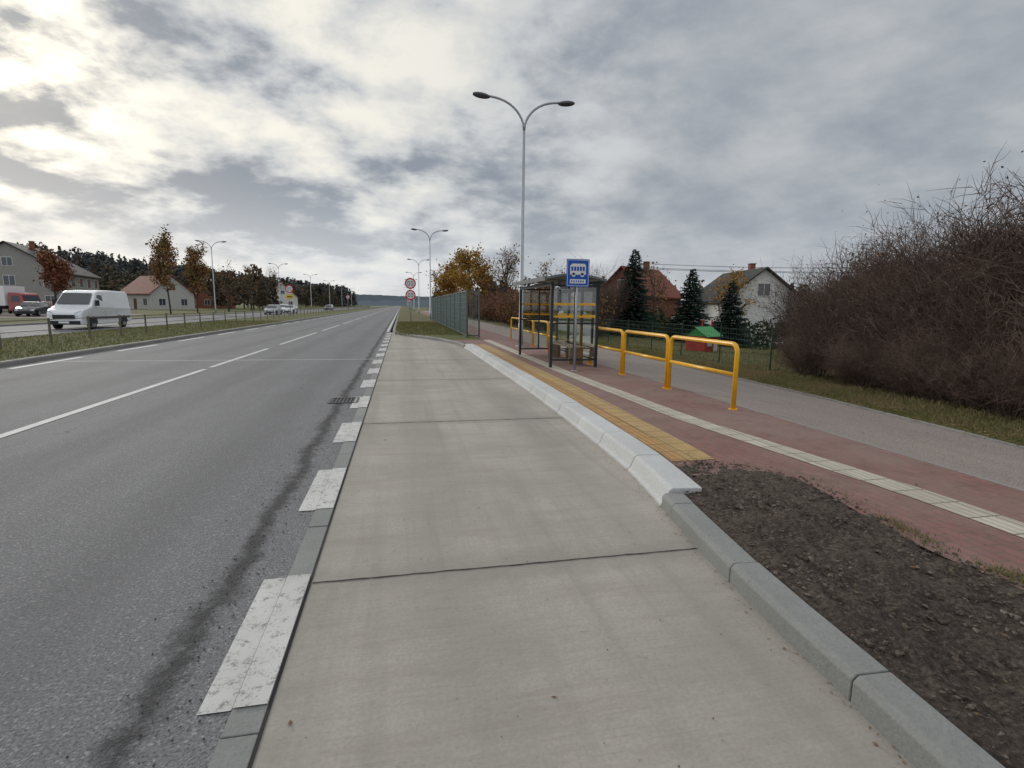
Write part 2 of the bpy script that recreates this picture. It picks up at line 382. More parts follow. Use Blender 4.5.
for i in range(-2,8):
    y=3.15+4.4*i; x1=kx(y)
    k=60; prev=None
    for j in range(k+1):
        x=-.56+(x1+.55)*j/k; wv=.0045+.008*abs(noise.noise(Vector((x*14,y,0)))); oy=.006*noise.noise(Vector((x*9,y,5)))+.004*noise.noise(Vector((x*2,y,5)))
        cur=((x,y+oy-wv,.0085),(x,y+oy+wv,.0085))
        if prev: m.poly([prev[0],cur[0],cur[1],prev[1]])
        prev=cur
m.poly([(-.583,-9,.0088),(-.568,-9,.0088),(-.568,33,.0088),(-.583,33,.0088)])
ob(m,'expansion_joints',m_dark)
m=M(); y=-9
while y<33:
    m.box(-.725,-.583,y+.005,y+.995,-.05,.012+U(-.002,.002)); y+=1
ob(m,'edge_kerb_strip',m_kerbG,bevel=.004)
m=M(); y=2.15-2.2*4
while y<31:
    m.poly([(-.585,y,.018),(-.585,y+1.1,.018),(-.722,y+1.1,.018),(-.722,y,.018)])
    m.poly([(-.728,y,.007),(-.728,y+1.1,.007),(-.86,y+1.1,.007),(-.86,y,.007)])
    y+=2.2
def stripe(m,x0,x1,y0,y1,z=.006): m.poly([(x0,y0,z),(x1,y0,z),(x1,y1,z),(x0,y1,z)])
ob(m,'bay_edge_marking',m_white)
m=M(); stripe(m,-.95,-.80,34,600)
stripe(m,-5.0,-4.86,-60,14.5)
stripe(m,-5.0,-4.86,14.9,21)
y=23
while y<600: stripe(m,-5.0,-4.86,y,y+9.5); y+=12
y=-40
while y<600: stripe(m,-9.55,-9.38,y,y+3); y+=5
stripe(m,-16.6,-16.45,-60,600); stripe(m,-24.1,-23.95,-60,600)
y=-40
while y<600: stripe(m,-20.3,-20.15,y,y+4); y+=8
ob(m,'lane_markings',m_white2)
E=empty('road_drain_grate',(-1.02,9.5,0)); m=M()
m.box(-.25,.25,-.26,-.22,.002,.014); m.box(-.25,.25,.22,.26,.002,.014); m.box(-.25,-.21,-.22,.22,.002,.014); m.box(.21,.25,-.22,.22,.002,.014)
for i in range(7): m.box(-.19+.06*i-.012,-.19+.06*i+.012,-.22,.22,.002,.011)
ob(m,'grate',m_frame,E); m=M(); m.poly([(-.24,-.25,.0045),(.24,-.25,.0045),(.24,.25,.0045),(-.24,.25,.0045)]); ob(m,'pit_shade',m_dark,E)  # flat dark sheet painted as the shade below the grate bars
Z=.13
def strip(name,mat,xl,xr,y0,y1,z,step=.25):
    m=M(); n=max(1,int((y1-y0)/step)); 
    for i in range(n):
        a=y0+(y1-y0)*i/n; b=y0+(y1-y0)*(i+1)/n
        m.poly([(xl(a),a,z),(xr(a),a,z),(xr(b),b,z),(xl(b),b,z)])
    return ob(m,name,mat)
SX=[(-60,3.62),(1.2,3.62),(2.0,3.58),(2.7,3.5),(3.5,3.65),(4.0,3.75),(4.7,3.2)]
def lin(T_,y):
    if y<=T_[0][0]: return T_[0][1]
    for a,b in zip(T_,T_[1:]):
        if a[0]<=y<=b[0]: return a[1]+(b[1]-a[1])*(y-a[0])/(b[0]-a[0])
    return T_[-1][1]
strip('pavement',m_red,lambda y:(lin(SX,y)-.1),lambda y:5.42,-60,4.3,Z)
strip('pavement',m_red,lambda y:kx(y)+.2,lambda y:5.42,4.3,24,Z)
strip('pavement',m_red,lambda y:3.7,lambda y:5.42,24,150,Z,50)
PR=[(-60,6.9),(0,7.0),(4,7.05),(8,7.4),(14,7.6),(200,7.6)]
strip('footpath',m_path,lambda y:5.42,lambda y:lin(PR,y),-60,150,Z+.001,2)
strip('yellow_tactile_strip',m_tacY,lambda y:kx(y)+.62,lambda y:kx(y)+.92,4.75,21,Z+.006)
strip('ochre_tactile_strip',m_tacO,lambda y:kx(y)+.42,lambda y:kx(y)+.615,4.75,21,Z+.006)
GC=[(-60,4.46),(2.0,4.44),(3.4,4.40),(6.6,4.0),(12,3.85),(24,3.85)]
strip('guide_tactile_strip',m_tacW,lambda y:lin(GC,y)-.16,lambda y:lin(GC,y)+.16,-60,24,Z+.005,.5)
m=M(); y=-20
while y<120: m.box(5.40,5.45,y+.004,y+.996,0,Z+.004); y+=1
ob(m,'edging_kerb',m_kerbO)
m=M()
pts=[Vector((lin(PR,y),y,0)) for y in (-20,0,2,4,6,8,11,14,40,120)]
kerb(m,pts,[(0,0),(0,Z+.02),(.07,Z+.02),(.07,0)],1); ob(m,'edging_kerb',m_kerbO)
def ss(x): x=max(0,min(1,x)); return x*x*(3-2*x)
def dip(x,y): return -1.75*ss((x-11)/12)*ss((y-15)/12)*(1-ss((y-80)/50))
def terr(name,mat,x0,x1,y0,y1,nx,ny,zf):
    m=M()
    for j in range(ny+1):
        for i in range(nx+1):
            x=x0(y0+(y1-y0)*j/ny)+(x1-x0(y0+(y1-y0)*j/ny))*(i/nx)**1.5; y=y0+(y1-y0)*j/ny
            m.v.append((x,y,zf(x,y)))
    for j in range(ny):
        for i in range(nx):
            a=j*(nx+1)+i; m.f.append((a,a+1,a+nx+2,a+nx+1))
    return ob(m,name,mat,smooth=True)
def zr(x,y):
    d=max(0,x-7.4); return .13+min(d,1)*(.06*noise.noise(Vector((x*.8,y*.8,0)))+.03)+dip(x,y)
terr('verge_terrain',m_verge,lambda y:lin(PR,y)+.06,160,-60,220,70,400,zr)
sheet('grass_verge',m_verge,-.45,3.7,34,600,.115)
strip('grass_verge',m_grass,lambda y:kx(y)+.14,lambda y:3.72,24,34,.118)
sheet('median',m_grass,-15.87,-10.02,-60,600,.11)
sheet('left_verge',m_grass,-140,-24.6,-60,600,.10)
sheet('car_park',m_path,-75,-31,54,74,.104)
m=M(); ny=190; nx=50; y0=-3.2; y1=4.72
for j in range(ny+1):
    y=y0+(y1-y0)*j/ny; xl=kx(y)+.175; xr=lin(SX,y)+.05*noise.noise(Vector((y*4,0,3)))+.03*noise.noise(Vector((y*14,0,3)))
    if y>3.9: xl=kx(y)+.1
    for i in range(nx+1):
        s=i/nx; x=xl+(xr-xl)*s; e=min(1,8*s,8*(1-s),(y1-y)*3+.15)
        z=.118+e*(.022+.035*noise.noise(Vector((x*3,y*3,0)))+.035*noise.noise(Vector((x*11,y*11,1)))+.022*noise.noise(Vector((x*30,y*30,2))))
        m.v.append((x,y,z))
for j in range(ny):
    for i in range(nx):
        a=j*(nx+1)+i; m.f.append((a,a+1,a+nx+2,a+nx+1))
ob(m,'soil_bed',m_soil,smooth=True)
m=M()
for i in range(6000):
    y=U(.2,4.7); xl=kx(y)+.2; xr=lin(SX,y); x=U(xl,xr+.03 if R()<.985 else xr+.5); r=.0025+.012*R()**5
    m.ell((x,y,.14 if x<xr-.05 else .134),r*U(.8,1.8),r*U(.8,1.8),r*U(.5,1),5,3,.4)
ob(m,'soil_clods',m_clod)

def leaves(name,mat,n,fx,size,zf):
    m=M()
    for i in range(n):
        x,y=fx(); s=size*U(.6,1.3); a=U(0,6.28); z=zf(x,y)
        c,sn=math.cos(a)*s,math.sin(a)*s; q=U(.2,.6)
        m.poly([(x+c,y+sn,z+U(0,.5)*s),(x-sn*q,y+c*q,z+U(0,.3)*s),(x-c,y-sn,z+U(0,.5)*s),(x+sn*q,y-c*q,z+.002)])
    return ob(m,name,mat)
def blades(name,mat,n,fx,h,wd,zf):
    m=M()
    for i in range(n):
        x,y=fx(); hh=h*U(.4,1.3); a=U(0,6.28); l=hh*U(.1,.7); z=zf(x,y); dx,dy=math.cos(a),math.sin(a); b=U(0,6.28); wx,wy=math.cos(b)*wd,math.sin(b)*wd
        m.poly([(x-wx,y-wy,z),(x+wx,y+wy,z),(x+dx*l*.4+wx*.6,y+dy*l*.4+wy*.6,z+hh*.6),(x+dx*l,y+dy*l,z+hh*.95)])
    return ob(m,name,mat)
blades('grass',m_blade,34000,lambda:((lambda y:(lin(PR,y)+.07+abs(random.gauss(0,.9)),y))(U(2,26))),.05,.004,zr)
blades('dry_grass',m_dry,16000,lambda:((lambda y:(lin(PR,y)+.3+abs(random.gauss(.5,.6)),y))(U(2.5,13))),.075,.004,zr)
blades('lawn',m_blade,26000,lambda:(U(7.7,20),U(10,34)),.06,.011,zr)
blades('grass',m_blade,30000,lambda:(-10.02-5.8*R(),6+44*R()**1.3),.08,.008,lambda x,y:.11)
blades('grass',m_blade,9000,lambda:(U(-.35,3.6),U(28,50)),.10,.014,lambda x,y:.115)
blades('weeds',m_blade,1000,lambda:((lambda y:(lin(SX,y)+random.gauss(.02,.05),y))(random.choice((U(1,4.6),random.gauss(2.9,.15),random.gauss(2.2,.1))))),.03,.0025,lambda x,y:.135)
leaves('fallen_leaves',m_leafG,2600,lambda:((lambda y:(lin(PR,y)+abs(random.gauss(.0,.9))-.1,y))(U(2.5,22))),.028,lambda x,y:.165)
leaves('fallen_leaves',m_leafG,140,lambda:(U(2.8,7),U(2,20)),.022,lambda x,y:.141)
leaves('fallen_leaves',m_leafG,50,lambda:((lambda y:(U(kx(y)+.2,lin(SX,y)),y))(U(.5,4.6))),.016,lambda x,y:.16)
leaves('fallen_leaves',m_leafG,22,lambda:(U(-.5,2),U(1.2,14)),.016,lambda x,y:.008)
leaves('fallen_leaves',m_leafG,500,lambda:((lambda y:(kx(y)-abs(random.gauss(0,.05))-.01,y))(U(1,20))),.010,lambda x,y:.008)
m=M()
for i in range(1100):
    x=-1.0+random.gauss(0,.14); y=U(1,14); r=U(.002,.006); m.ell((x,y,.004),r,r,r*.7,5,3,.3)
for i in range(160):
    x=U(-.5,1.7); y=U(1,9); r=U(.0015,.004); m.ell((x,y,.008),r,r,r*.7,5,3,.3)
ob(m,'gravel_grit',m_clod)

# ------------------------------------------------------------ street lamps
def lamp(x,y,H=9.0,rot=0,z=.1):
    E=empty('street_lamp',(x,y,z),rot)
    m=M(); m.tube([(0,0,0),(0,0,.9),(0,0,.92),(0,0,H-1.1)],[.10,.095,.08,.05],12); m.box(-.17,.17,-.17,.17,0,.03); ob(m,'pole',m_galv,E,True)
    a=M(); h=M()
    for s in (-1,1):
        pts=[(s*1.35*(t**1.7),0,H-1.12+1.12*math.sin(t*math.pi/2*.97)**.85) for t in [i/10 for i in range(11)]]
        a.tube(pts,[.045]*11,8)
        ex,ez=pts[-1][0],pts[-1][2]
        hm=M(); hm.ell((0,0,0),.34,.16,.095,14,8); hm.xf(Matrix.Translation((ex+s*.28,0,ez+.0))@Matrix.Rotation(-s*.10,4,'Y'))
        b=len(h.v); h.v+=hm.v; h.f+=[tuple(b+i for i in f) for f in hm.f]
    ob(a,'arms',m_galv,E,True); ob(h,'lamp_heads',m_lampb,E,True)
lamp(4.62,20.2,9.2,z=.12)
for y in (57,94,131,168,205,245,285): lamp(3.05,y,9.4)
for y in (37,80,120,160,200,240,285): lamp(-25.3,y,9.8)

# ------------------------------------------------------------ barriers
def barrier(x,y0,y1):
    E=empty('yellow_barrier',(x,y0,Z)); L=y1-y0; r=.037; m=M(); rr=.13; H=1.03
    pts=[(0,0,0),(0,0,H-rr)]+[(0,rr-rr*math.cos(t),H-rr+rr*math.sin(t)) for t in [math.pi/2*i/5 for i in range(1,6)]]
    pts+=[(0,L-rr,H)]+[(0,L-rr+rr*math.sin(t),H-rr+rr*math.cos(t)) for t in [math.pi/2*i/5 for i in range(1,6)]]+[(0,L,0)]
    m.tube(pts,r,12); ob(m,'frame',m_yelp,E,True)
    m=M(); m.tube([(0,.03,.55),(0,L-.03,.55)],.033,10); ob(m,'mid_rail',m_yelp,E,True)
    m=M(); m.tube([(0,0,0),(0,0,.012)],.07,12); m.tube([(0,L,0),(0,L,.012)],.07,12); ob(m,'base_plates',m_yelp,E)
y=7.2
for i in range(8):
    barrier(5.12,y,y+2.06); y+=2.17

# ------------------------------------------------------------ bus shelter
E=empty('bus_shelter',(3.78,13.0,Z)); W=1.24; L=3.6; H=2.2
m=M()
for x in (0,W):
    for yy in ((0,L/3,2*L/3,L) if x==W else (0,L)): m.box(x-.035,x+.035,yy-.035,yy+.035,0,H)
for yy in (0,L):
    for z in (.2,1.15,H-.08): m.box(.036,W-.036,yy-.02,yy+.02,z-.022,z+.022)
    m.box(W/2-.02,W/2+.02,yy-.018,yy+.018,.22,H-.1)
for z in (.2,H-.05): m.box(W-.02,W+.02,.036,L-.036,z-.02,z+.02)
m.box(-.022,.022,.036,L-.036,H-.1,H-.02)
ob(m,'frame',m_frame,E)
m=M(); n=10; a=[]
for i in range(n+1):
    x=-.22+(W+.36)*i/n; z=H+.02+.17*math.sin(math.pi*(.12+.8*i/n)); a.append((x,z))
for (x0,q0),(x1,q1) in zip(a,a[1:]):
    m.poly([(x0,-.15,q0),(x1,-.15,q1),(x1,L+.15,q1),(x0,L+.15,q0)]); m.poly([(x0,-.15,q0-.02),(x0,L+.15,q0-.02),(x1,L+.15,q1-.02),(x1,-.15,q1-.02)])
for yy in (-.15,L/2,L+.15):
    for (x0,q0),(x1,q1) in zip(a,a[1:]): m.poly([(x0,yy,q0-.02),(x1,yy,q1-.02),(x1,yy,q1+.03),(x0,yy,q0+.03)])
    m.tube([(x,yy,q-.02) for x,q in a],.028,6)
m.box(-.25,-.20,-.16,L+.16,H+.02,H+.13); m.box(W+.12,W+.16,-.16,L+.16,H,H+.1)
ob(m,'roof',simple('smoked_roof',(.12,.13,.13),.25,.1),E)
m=M()
for yy in (0,L): m.poly([(.04,yy,.25),(W-.04,yy,.25),(W-.04,yy,H-.12),(.04,yy,H-.12)])
for i in range(3): m.poly([(W,i*L/3+.04,.25),(W,(i+1)*L/3-.04,.25),(W,(i+1)*L/3-.04,H-.09),(W,i*L/3+.04,H-.09)])
ob(m,'glass_panels',m_glass,E)
m=M()
for z in (1.30,1.62): 
    for i in range(3): m.box(W-.012,W-.006,i*L/3+.05,(i+1)*L/3-.05,z,z+.07)
    for yy in (0,L): m.box(.05,W-.05,yy-.008,yy-.003,z,z+.05)
ob(m,'warning_stripes',m_yelp,E)
m=M(); [m.box(W-.52+.11*i,W-.44+.11*i,.5,L-.5,.46,.49) for i in range(4)]; [m.box(W-.5,W-.1,yy,yy+.05,0,.455) for yy in (.7,L-.8)]
ob(m,'bench',simple('bench_wood',(.22,.14,.08),.6),E)

# bus stop sign
E=empty('bus_stop_sign',(4.2,12.3,Z)); m=M(); m.tube([(0,0,0),(0,0,2.72)],.03,10); m.tube([(0,0,0),(0,0,.01)],.08,12); ob(m,'post',m_galv,E,True)
m=M(); m.box(-.29,.29,-.045,-.032,2.06,2.72); ob(m,'sign_panel',m_blue,E,bevel=.004)
m=M()
m.box(-.27,.27,-.048,-.0455,2.69,2.70); m.box(-.27,.27,-.048,-.0455,2.08,2.09); m.box(-.27,-.26,-.048,-.0455,2.09,2.69); m.box(.26,.27,-.048,-.0455,2.09,2.69)
m.box(-.2,.2,-.049,-.0455,2.35,2.56)
m.poly([(-.2,-.049,2.56),(.2,-.049,2.56),(.17,-.049,2.61),(-.15,-.049,2.61)])
for x in (-.11,.11): m.disc((x,-.0455,2.345),(0,-1,0),.048,16,.0035)
m.box(-.2,.2,-.049,-.0455,2.14,2.24)
ob(m,'bus_pictogram',m_swhite,E)
m=M()
for i in range(5): m.box(-.175+.073*i,-.122+.073*i,-.052,-.0495,2.44,2.54)
for i in range(6): m.box(-.17+.058*i,-.14+.058*i,-.052,-.0495,2.165,2.215)
for x in (-.11,.11): m.disc((x,-.0495,2.345),(0,-1,0),.02,12,.003)
ob(m,'bus_windows',m_blue,E)

# ------------------------------------------------------------ median post fence
E=empty('median_fence'); m=M(); y=5
while y<230:
    q=U(-.02,.02); m.box(-12.83+q,-12.77+q,y-.03,y+.03,.1,1.05+U(-.03,.02)); y+=2.5
m.tube([(-12.8,5,.98),(-12.8,230,.98)],.016,5); m.tube([(-12.8,5,.6),(-12.8,230,.6)],.012,5)
ob(m,'posts_and_rails',simple('weathered_post',(.16,.14,.11),.8),E)

# ------------------------------------------------------------ steel fence on the right
E=empty('steel_fence'); m=M(); b=M(); y=26
while y<56:
    m.box(3.14,3.24,y-.05,y+.05,.1,2.5); yy=y+.16
    while yy<y+2.92:
        b.box(3.178,3.202,yy-.011,yy+.011,.25,2.4); yy+=.15
    m.box(3.165,3.215,y+.055,y+2.945,.2,.24); m.box(3.165,3.215,y+.055,y+2.945,2.40,2.44)
    for k in range(1,8): m.box(3.17,3.176,y+.055,y+2.945,.24+.27*k,.255+.27*k)
    y+=3
m.box(3.14,3.24,y-.05,y+.05,.1,2.5)
m.box(3.75,3.83,25.96,26.04,.1,2.5); m.box(3.245,3.745,25.98,26.02,.2,.25); m.box(3.245,3.745,25.98,26.02,2.39,2.44)
for i in range(4): b.box(3.33+.1*i,3.355+.1*i,25.985,26.015,.255,2.385)
ob(m,'posts',simple('fence_steel',(.09,.115,.11),.5,.3),E); ob(b,'bars',simple('fence_bars',(.15,.20,.19),.5,.3),E)

# ------------------------------------------------------------ round signs
def rsign(x,y,top,disks,z=.1,name='traffic_sign'):
    E=empty(name,(x,y,z)); m=M(); m.tube([(0,0,0),(0,0,top)],.035,8); ob(m,'post',m_galv,E,True)
    bk=M(); rd=M(); wh=M(); dk=M()
    for (zz,r,kind) in disks:
        if kind=='speed':
            rd.disc((0,-.04,zz),(0,-1,0),r,24,.012); wh.disc((0,-.0555,zz),(0,-1,0),r*.76,24,.003)
            for s in (-1,1):
                a=s*r*.30; dk.box(a-r*.2,a-r*.12,-.063,-.059,zz-r*.38,zz+r*.38); dk.box(a+r*.1,a+r*.18,-.063,-.059,zz-r*.38,zz+r*.38); dk.box(a-r*.115,a+r*.095,-.063,-.059,zz+r*.28,zz+r*.38); dk.box(a-r*.115,a+r*.095,-.063,-.059,zz-r*.38,zz-r*.28)
        elif kind=='panel':
            bk.box(-r,r,-.05,-.038,zz-r*.6,zz+r*.6); dk.box(-r*.7,r*.7,-.055,-.0505,zz-r*.15,zz+r*.15)
        elif kind=='tri':
            rd.poly([(-r,-.05,zz-r*.6),(r,-.05,zz-r*.6),(0,-.05,zz+r)]); bk.poly([(-r*.7,-.055,zz-r*.45),(r*.7,-.055,zz-r*.45),(0,-.055,zz+r*.65)])
    if bk.v: ob(bk,'backing',m_syel,E)
    if rd.v: ob(rd,'red_ring',m_sred,E)
    if wh.v: ob(wh,'white_face',m_swhite,E)
    if dk.v: ob(dk,'digits',m_blackp,E)
rsign(.8,47,3.95,[(3.45,.48,'speed'),(2.45,.44,'speed')]); rsign(1.3,90,3.8,[(3.3,.5,'tri'),(2.4,.4,'speed')])
rsign(-13.6,70,3.8,[(3.35,.48,'speed'),(2.4,.42,'panel')]); rsign(-11.4,120,3.6,[(3.1,.42,'speed')])

# ------------------------------------------------------------ trees
def grow(m,p,d,L,r,depth,spec,tips,n=5):
    segs=spec['segs'][depth]; pts=[p.copy()]; rad=[r]; q=p.copy(); dd=d.copy()
    for i in range(segs):
        dd=(dd+Vector((U(-1,1),U(-1,1),U(-1,1)))*spec['wig'][depth]+Vector((0,0,spec['up'][depth]))).normalized()
        q=q+dd*L/segs; pts.append(q.copy()); rad.append(r*(1-(i+1)/segs*.72))
    m.tube(pts,rad,max(3,n-depth),False)
    if depth+1<len(spec['segs']):
        k=spec['kids'][depth]
        for j in range(k):
            s=spec['start'][depth]+(1-spec['start'][depth])*(j+R())/k; i=min(int(s*segs),segs-1); f=s*segs-i
            o=pts[i].lerp(pts[i+1],min(f,1)); t=(pts[i+1]-pts[i]).normalized()
            side=t.cross(Vector((U(-1,1),U(-1,1),U(-1,1)))).normalized(); a=spec['ang'][depth]*U(.7,1.25)
            nd=(t*math.cos(a)+side*math.sin(a)).normalized()
            grow(m,o,nd,L*spec['len'][depth]*U(.7,1.2)*(1.15-s*.55 if depth==0 else 1),max(rad[i]*.55,spec['minr']),depth+1,spec,tips,n)
    if depth>=len(spec['segs'])-2: tips+= [(x,depth) for x in pts[1:]]
def leafquad(m,c,s):
    a=Vector((U(-1,1),U(-1,1),U(-1,1))).normalized(); b=a.cross(Vector((U(-1,1),U(-1,1),U(-1,1)))).normalized()
    c=Vector(c); m.poly([c-a*s,c-b*s*.55,c+a*s,c+b*s*.55])
DEC=dict(segs=[7,5,4,2],wig=[.07,.16,.22,.3],up=[.05,.10,.05,0],kids=[14,6,4],start=[.28,.25,.2],ang=[.75,.7,.7],len=[.42,.45,.5],minr=.008)
def tree(name,x,y,H,leafm,nleaf,ls,narrow=1,spread=.25,z=.1,bark=None,spec=DEC):
    E=empty(name,(x,y,z)); m=M(); tips=[]; grow(m,Vector((0,0,0)),Vector((0,0,1)),H*.82,H*.018,0,spec,tips,7)
    sc=Matrix.Diagonal((narrow,narrow,1,1)); m.xf(sc); ob(m,'trunk_and_limbs',bark or m_bark,E,True)
    if nleaf:
        l=M()
        for i in range(nleaf):
            t=sc@random.choice(tips)[0]; leafquad(l,t+Vector((random.gauss(0,spread),random.gauss(0,spread),random.gauss(0,spread))),ls*U(.6,1.3))
        ob(l,'leaves',leafm,E)
    return E
tree('autumn_tree',-28.6,74,9.6,m_ora,3300,.16,.62,.25); tree('autumn_tree',-29.3,85,9.2,m_ora,3000,.17,.6,.28)
tree('red_leaved_tree',-43.2,78,7.4,m_redl,3800,.18,1.0,.3)
tree('yellow_leaved_tree',8.2,60,7.6,m_yel,4300,.15,1.2,.3); tree('yellow_leaved_tree',6.0,66,6.5,m_yel,2500,.18,1,.35)
for (x,y,h) in ((11.5,58,8.2),(13.5,66,9),(6.4,88,8),(17,62,7),(-31,120,9),(-33,150,11),(-29.5,100,8)): tree('bare_tree',x,y,h,m_ora,350,.14,1.1,.3)
for (x,y,h) in ((31,31,7.0),(33,24,6.8),(40,38,8),(25,24,6)): tree('bare_tree',x,y,h,m_brleaf,600,.10,1.1,.3,z=dip(x,y))
tree('birch_tree',19.3,38,6.6,m_ora,500,.10,.8,.25,z=dip(19.3,38)); tree('bare_tree',30,44,7.0,m_yel,900,.12,1.2,.3,z=-1.6)
for (x,y,h) in ((12.6,5.5,4.6),(14.0,8.5,4.4),(15.5,6.5,5.2),(11.6,3.6,4.2),(17,11,4.6)): tree('bare_tree',x,y,h,m_brleaf,900,.035,1.5,.12)

def spruce(x,y,H,rb):
    E=empty('spruce_tree',(x,y,dip(x,y)+.08)); m=M(); m.tube([(0,0,0),(0,0,H*.95)],[H*.02,.01],7); ob(m,'trunk',m_bark,E,True)
    l=M(); z=.10*H
    while z<H*.99:
        f=1-z/H; rr=rb*(f**.85)*U(.85,1.1)+.04; k=int(6+10*f); ph=U(0,6.28)
        for i in range(k):
            a=ph+6.283*i/k+U(-.2,.2); r1=rr*U(.75,1.18); dz=-.18*r1+U(-.05,.12)
            n=max(3,int(r1/.07))
            for j in range(n):
                s=(j+1)/n; cx,cy,cz=math.cos(a)*r1*s,math.sin(a)*r1*s,z+dz*s*1.4+.10*s*s*r1
                for sd_ in (-1,1):
                    for q in range(2):
                        b=a+sd_*U(.5,1.2); ln=(.16+.10*f)*(1.15-.5*s)*U(.7,1.3); w=.035
                        ex,ey=math.cos(b)*ln,math.sin(b)*ln; nx,ny=-math.sin(b)*w,math.cos(b)*w; zz=U(-.10,.03)
                        l.poly([(cx-nx,cy-ny,cz),(cx+nx,cy+ny,cz),(cx+ex+nx*.4,cy+ey+ny*.4,cz+zz),(cx+ex-nx*.4,cy+ey-ny*.4,cz+zz-.03)])
        z+=.14+.03*f
    l.poly([(-.03,0,H*.93),(.03,0,H*.93),(0,0,H+.12)])
    ob(l,'needles',m_spruce,E)
spruce(12.8,27.6,5.0,1.4); spruce(17.2,29,4.9,1.6); spruce(20.3,29.5,4.9,1.65); spruce(15.2,34,4.9,1.3); spruce(14.2,31,3.6,1.1); spruce(11.6,30,3.2,1.0)

SH=dict(segs=[4,3,2],wig=[.16,.22,.3],up=[.02,.03,0],kids=[9,6],start=[.2,.12],ang=[.65,.7],len=[.5,.5],minr=.0055)
def shrub_meshes(tag,n,leaf,nleaf,ls,stems=12,lean=.55,mb=None,leafm=None,H=1.0,r0=.02):
    res=[]
    for k in range(n):
        m=M(); tips=[]
        for i in range(stems):
            a=U(0,6.28); s=U(.05,lean); grow(m,Vector((math.cos(a)*U(0,.35),math.sin(a)*U(0,.35),0)),Vector((math.cos(a)*s,math.sin(a)*s,1)).normalized(),H*U(.6,1.05),r0*U(.5,1.1),0,SH,tips,4)
        nb=len(m.f)
        for i in range(nleaf):
            t=random.choice(tips)[0]; leafquad(m,t+Vector((random.gauss(0,.08),random.gauss(0,.08),random.gauss(0,.08)))*H,ls*U(.6,1.3))
        me=mesh_of(m,tag); me.materials.append(mb); me.materials.append(leafm)
        me.polygons.foreach_set('material_index',[0]*nb+[1]*(len(m.f)-nb)); res.append(me)
    return res
br=shrub_meshes('bramble',5,True,330,.024,stems=22,lean=.8,mb=m_bramble,leafm=m_brleaf,H=2.8,r0=.016)
E=empty('bramble_thicket')
random.seed(21)
n=0
while n<140:
    y=1+21*R()**.8; fx=9.0+.10*(y-4); x=fx+U(0,1)**1.1*11
    if x<.90*y: continue
    n+=1
    front=min(1,max(0,(x-fx)/3.5)); s=.52+.62*front*U(.62,1.2)
    s*= (1.1 if y<9 else (1.1-.035*(y-9)))
    inst(random.choice(br),'shrub',(x,y,.1+dip(x,y)),U(0,6.28),(s*1.1,s*1.1,s*U(.88,1.12)),E)
for i in range(40):
    y=U(2,11); inst(random.choice(br),'shrub',(8.7+.1*(y-4)+U(-.1,.5),y,.08),U(0,6.28),(.42,.42,.36),E)
rdm=shrub_meshes('leafy_shrub',3,True,1100,.06,stems=12,lean=.6,mb=m_bark,leafm=m_redl,H=1.9,r0=.02)
orm=shrub_meshes('leafy_shrub',2,True,1000,.06,stems=12,lean=.6,mb=m_bark,leafm=m_ora,H=1.9,r0=.02)
E=empty('autumn_hedge'); y=25
while y<90:
    inst(random.choice(rdm if R()<.62 else orm),'shrub',(8.9+U(-.3,.8),y,.1),U(0,6.28),U(.95,1.35),E); y+=U(.8,1.3)
    if R()<.7: inst(random.choice(orm+br[:1]),'shrub',(10.6+U(-.3,.8),y,.1),U(0,6.28),U(.9,1.3),E)
def foliage_mass(name,mat,trees,ls,nper,trunk=True):
    m=M(); tr=M()
    for (x,y,z,h,r) in trees:
        kind=R()
        lob=[(U(-.4,.4)*r,U(-.4,.4)*r,h*U(.45,.85),r*U(.45,.75)) for _ in range(5)]
        for i in range(nper):
            if kind<.45:
                f=R()**.7; zz=h*(.12+.88*(1-f)); rr=r*.75*f*U(.5,1.1)+.1; a=U(0,6.28); c=(x+math.cos(a)*rr,y+math.sin(a)*rr,z+zz)
            else:
                b=random.choice(lob); v=Vector((random.gauss(0,1),random.gauss(0,1),random.gauss(0,1))).normalized()*b[3]*U(.6,1.1); c=(x+b[0]+v.x,y+b[1]+v.y,z+b[2]+v.z*1.1)
            leafquad(m,c,ls*U(.6,1.4))
        if trunk: tr.tube([(x,y,z-1),(x,y,z+h*.7)],[h*.018,h*.006],4)
    o=ob(m,name,mat)
    if trunk: ob(tr,'trunks',m_bark,o)
    return o
foliage_mass('thuja_hedge',m_thuja,[(x,35,dip(x,35),2.6+U(-.2,.3),.8) for x in [13+.5*i for i in range(34)]],.13,200,False)
foliage_mass('thuja_hedge',m_thuja,[(10.2+.35*i,31+.1*i,dip(10.2+.35*i,31),1.5+U(-.15,.2),.5) for i in range(14)],.10,170,False)
def hz(x,y):
    base=max(0,min(1,(-x-35)/200)); ridge=math.exp(-((y-430)/150)**2)
    return 27*base**1.0*ridge*(1+.2*noise.noise(Vector((x*.01,y*.01,0))))
m=M(); nx,ny=60,30
for j in range(ny+1):
    for i in range(nx+1):
        x=-800+760*i/nx; y=180+600*j/ny; m.v.append((x,y,hz(x,y)-.05))
for j in range(ny):
    for i in range(nx):
        a=j*(nx+1)+i; m.f.append((a,a+1,a+nx+2,a+nx+1))
ob(m,'hill',m_grass,smooth=True)
tr=[]
for i in range(1000):
    x=-U(0,1)**1.3*480-34; y=U(300,430); tr.append((x,y,hz(x,y),U(8,14),U(3,4.5)))
foliage_mass('forest',m_forest,tr,1.05,70,False)
tr=[]
for i in range(60): tr.append((U(-60,-31),U(125,300),.1,U(6,11),U(2,3.4)))
for i in range(60): tr.append((U(13,60),U(95,260),.1,U(5,8.5),U(2,3.4)))
for i in range(26): tr.append((U(-120,-70),U(125,190),.1,U(7,12),U(3,4)))
foliage_mass('roadside_trees',m_forest2,tr,.5,240)
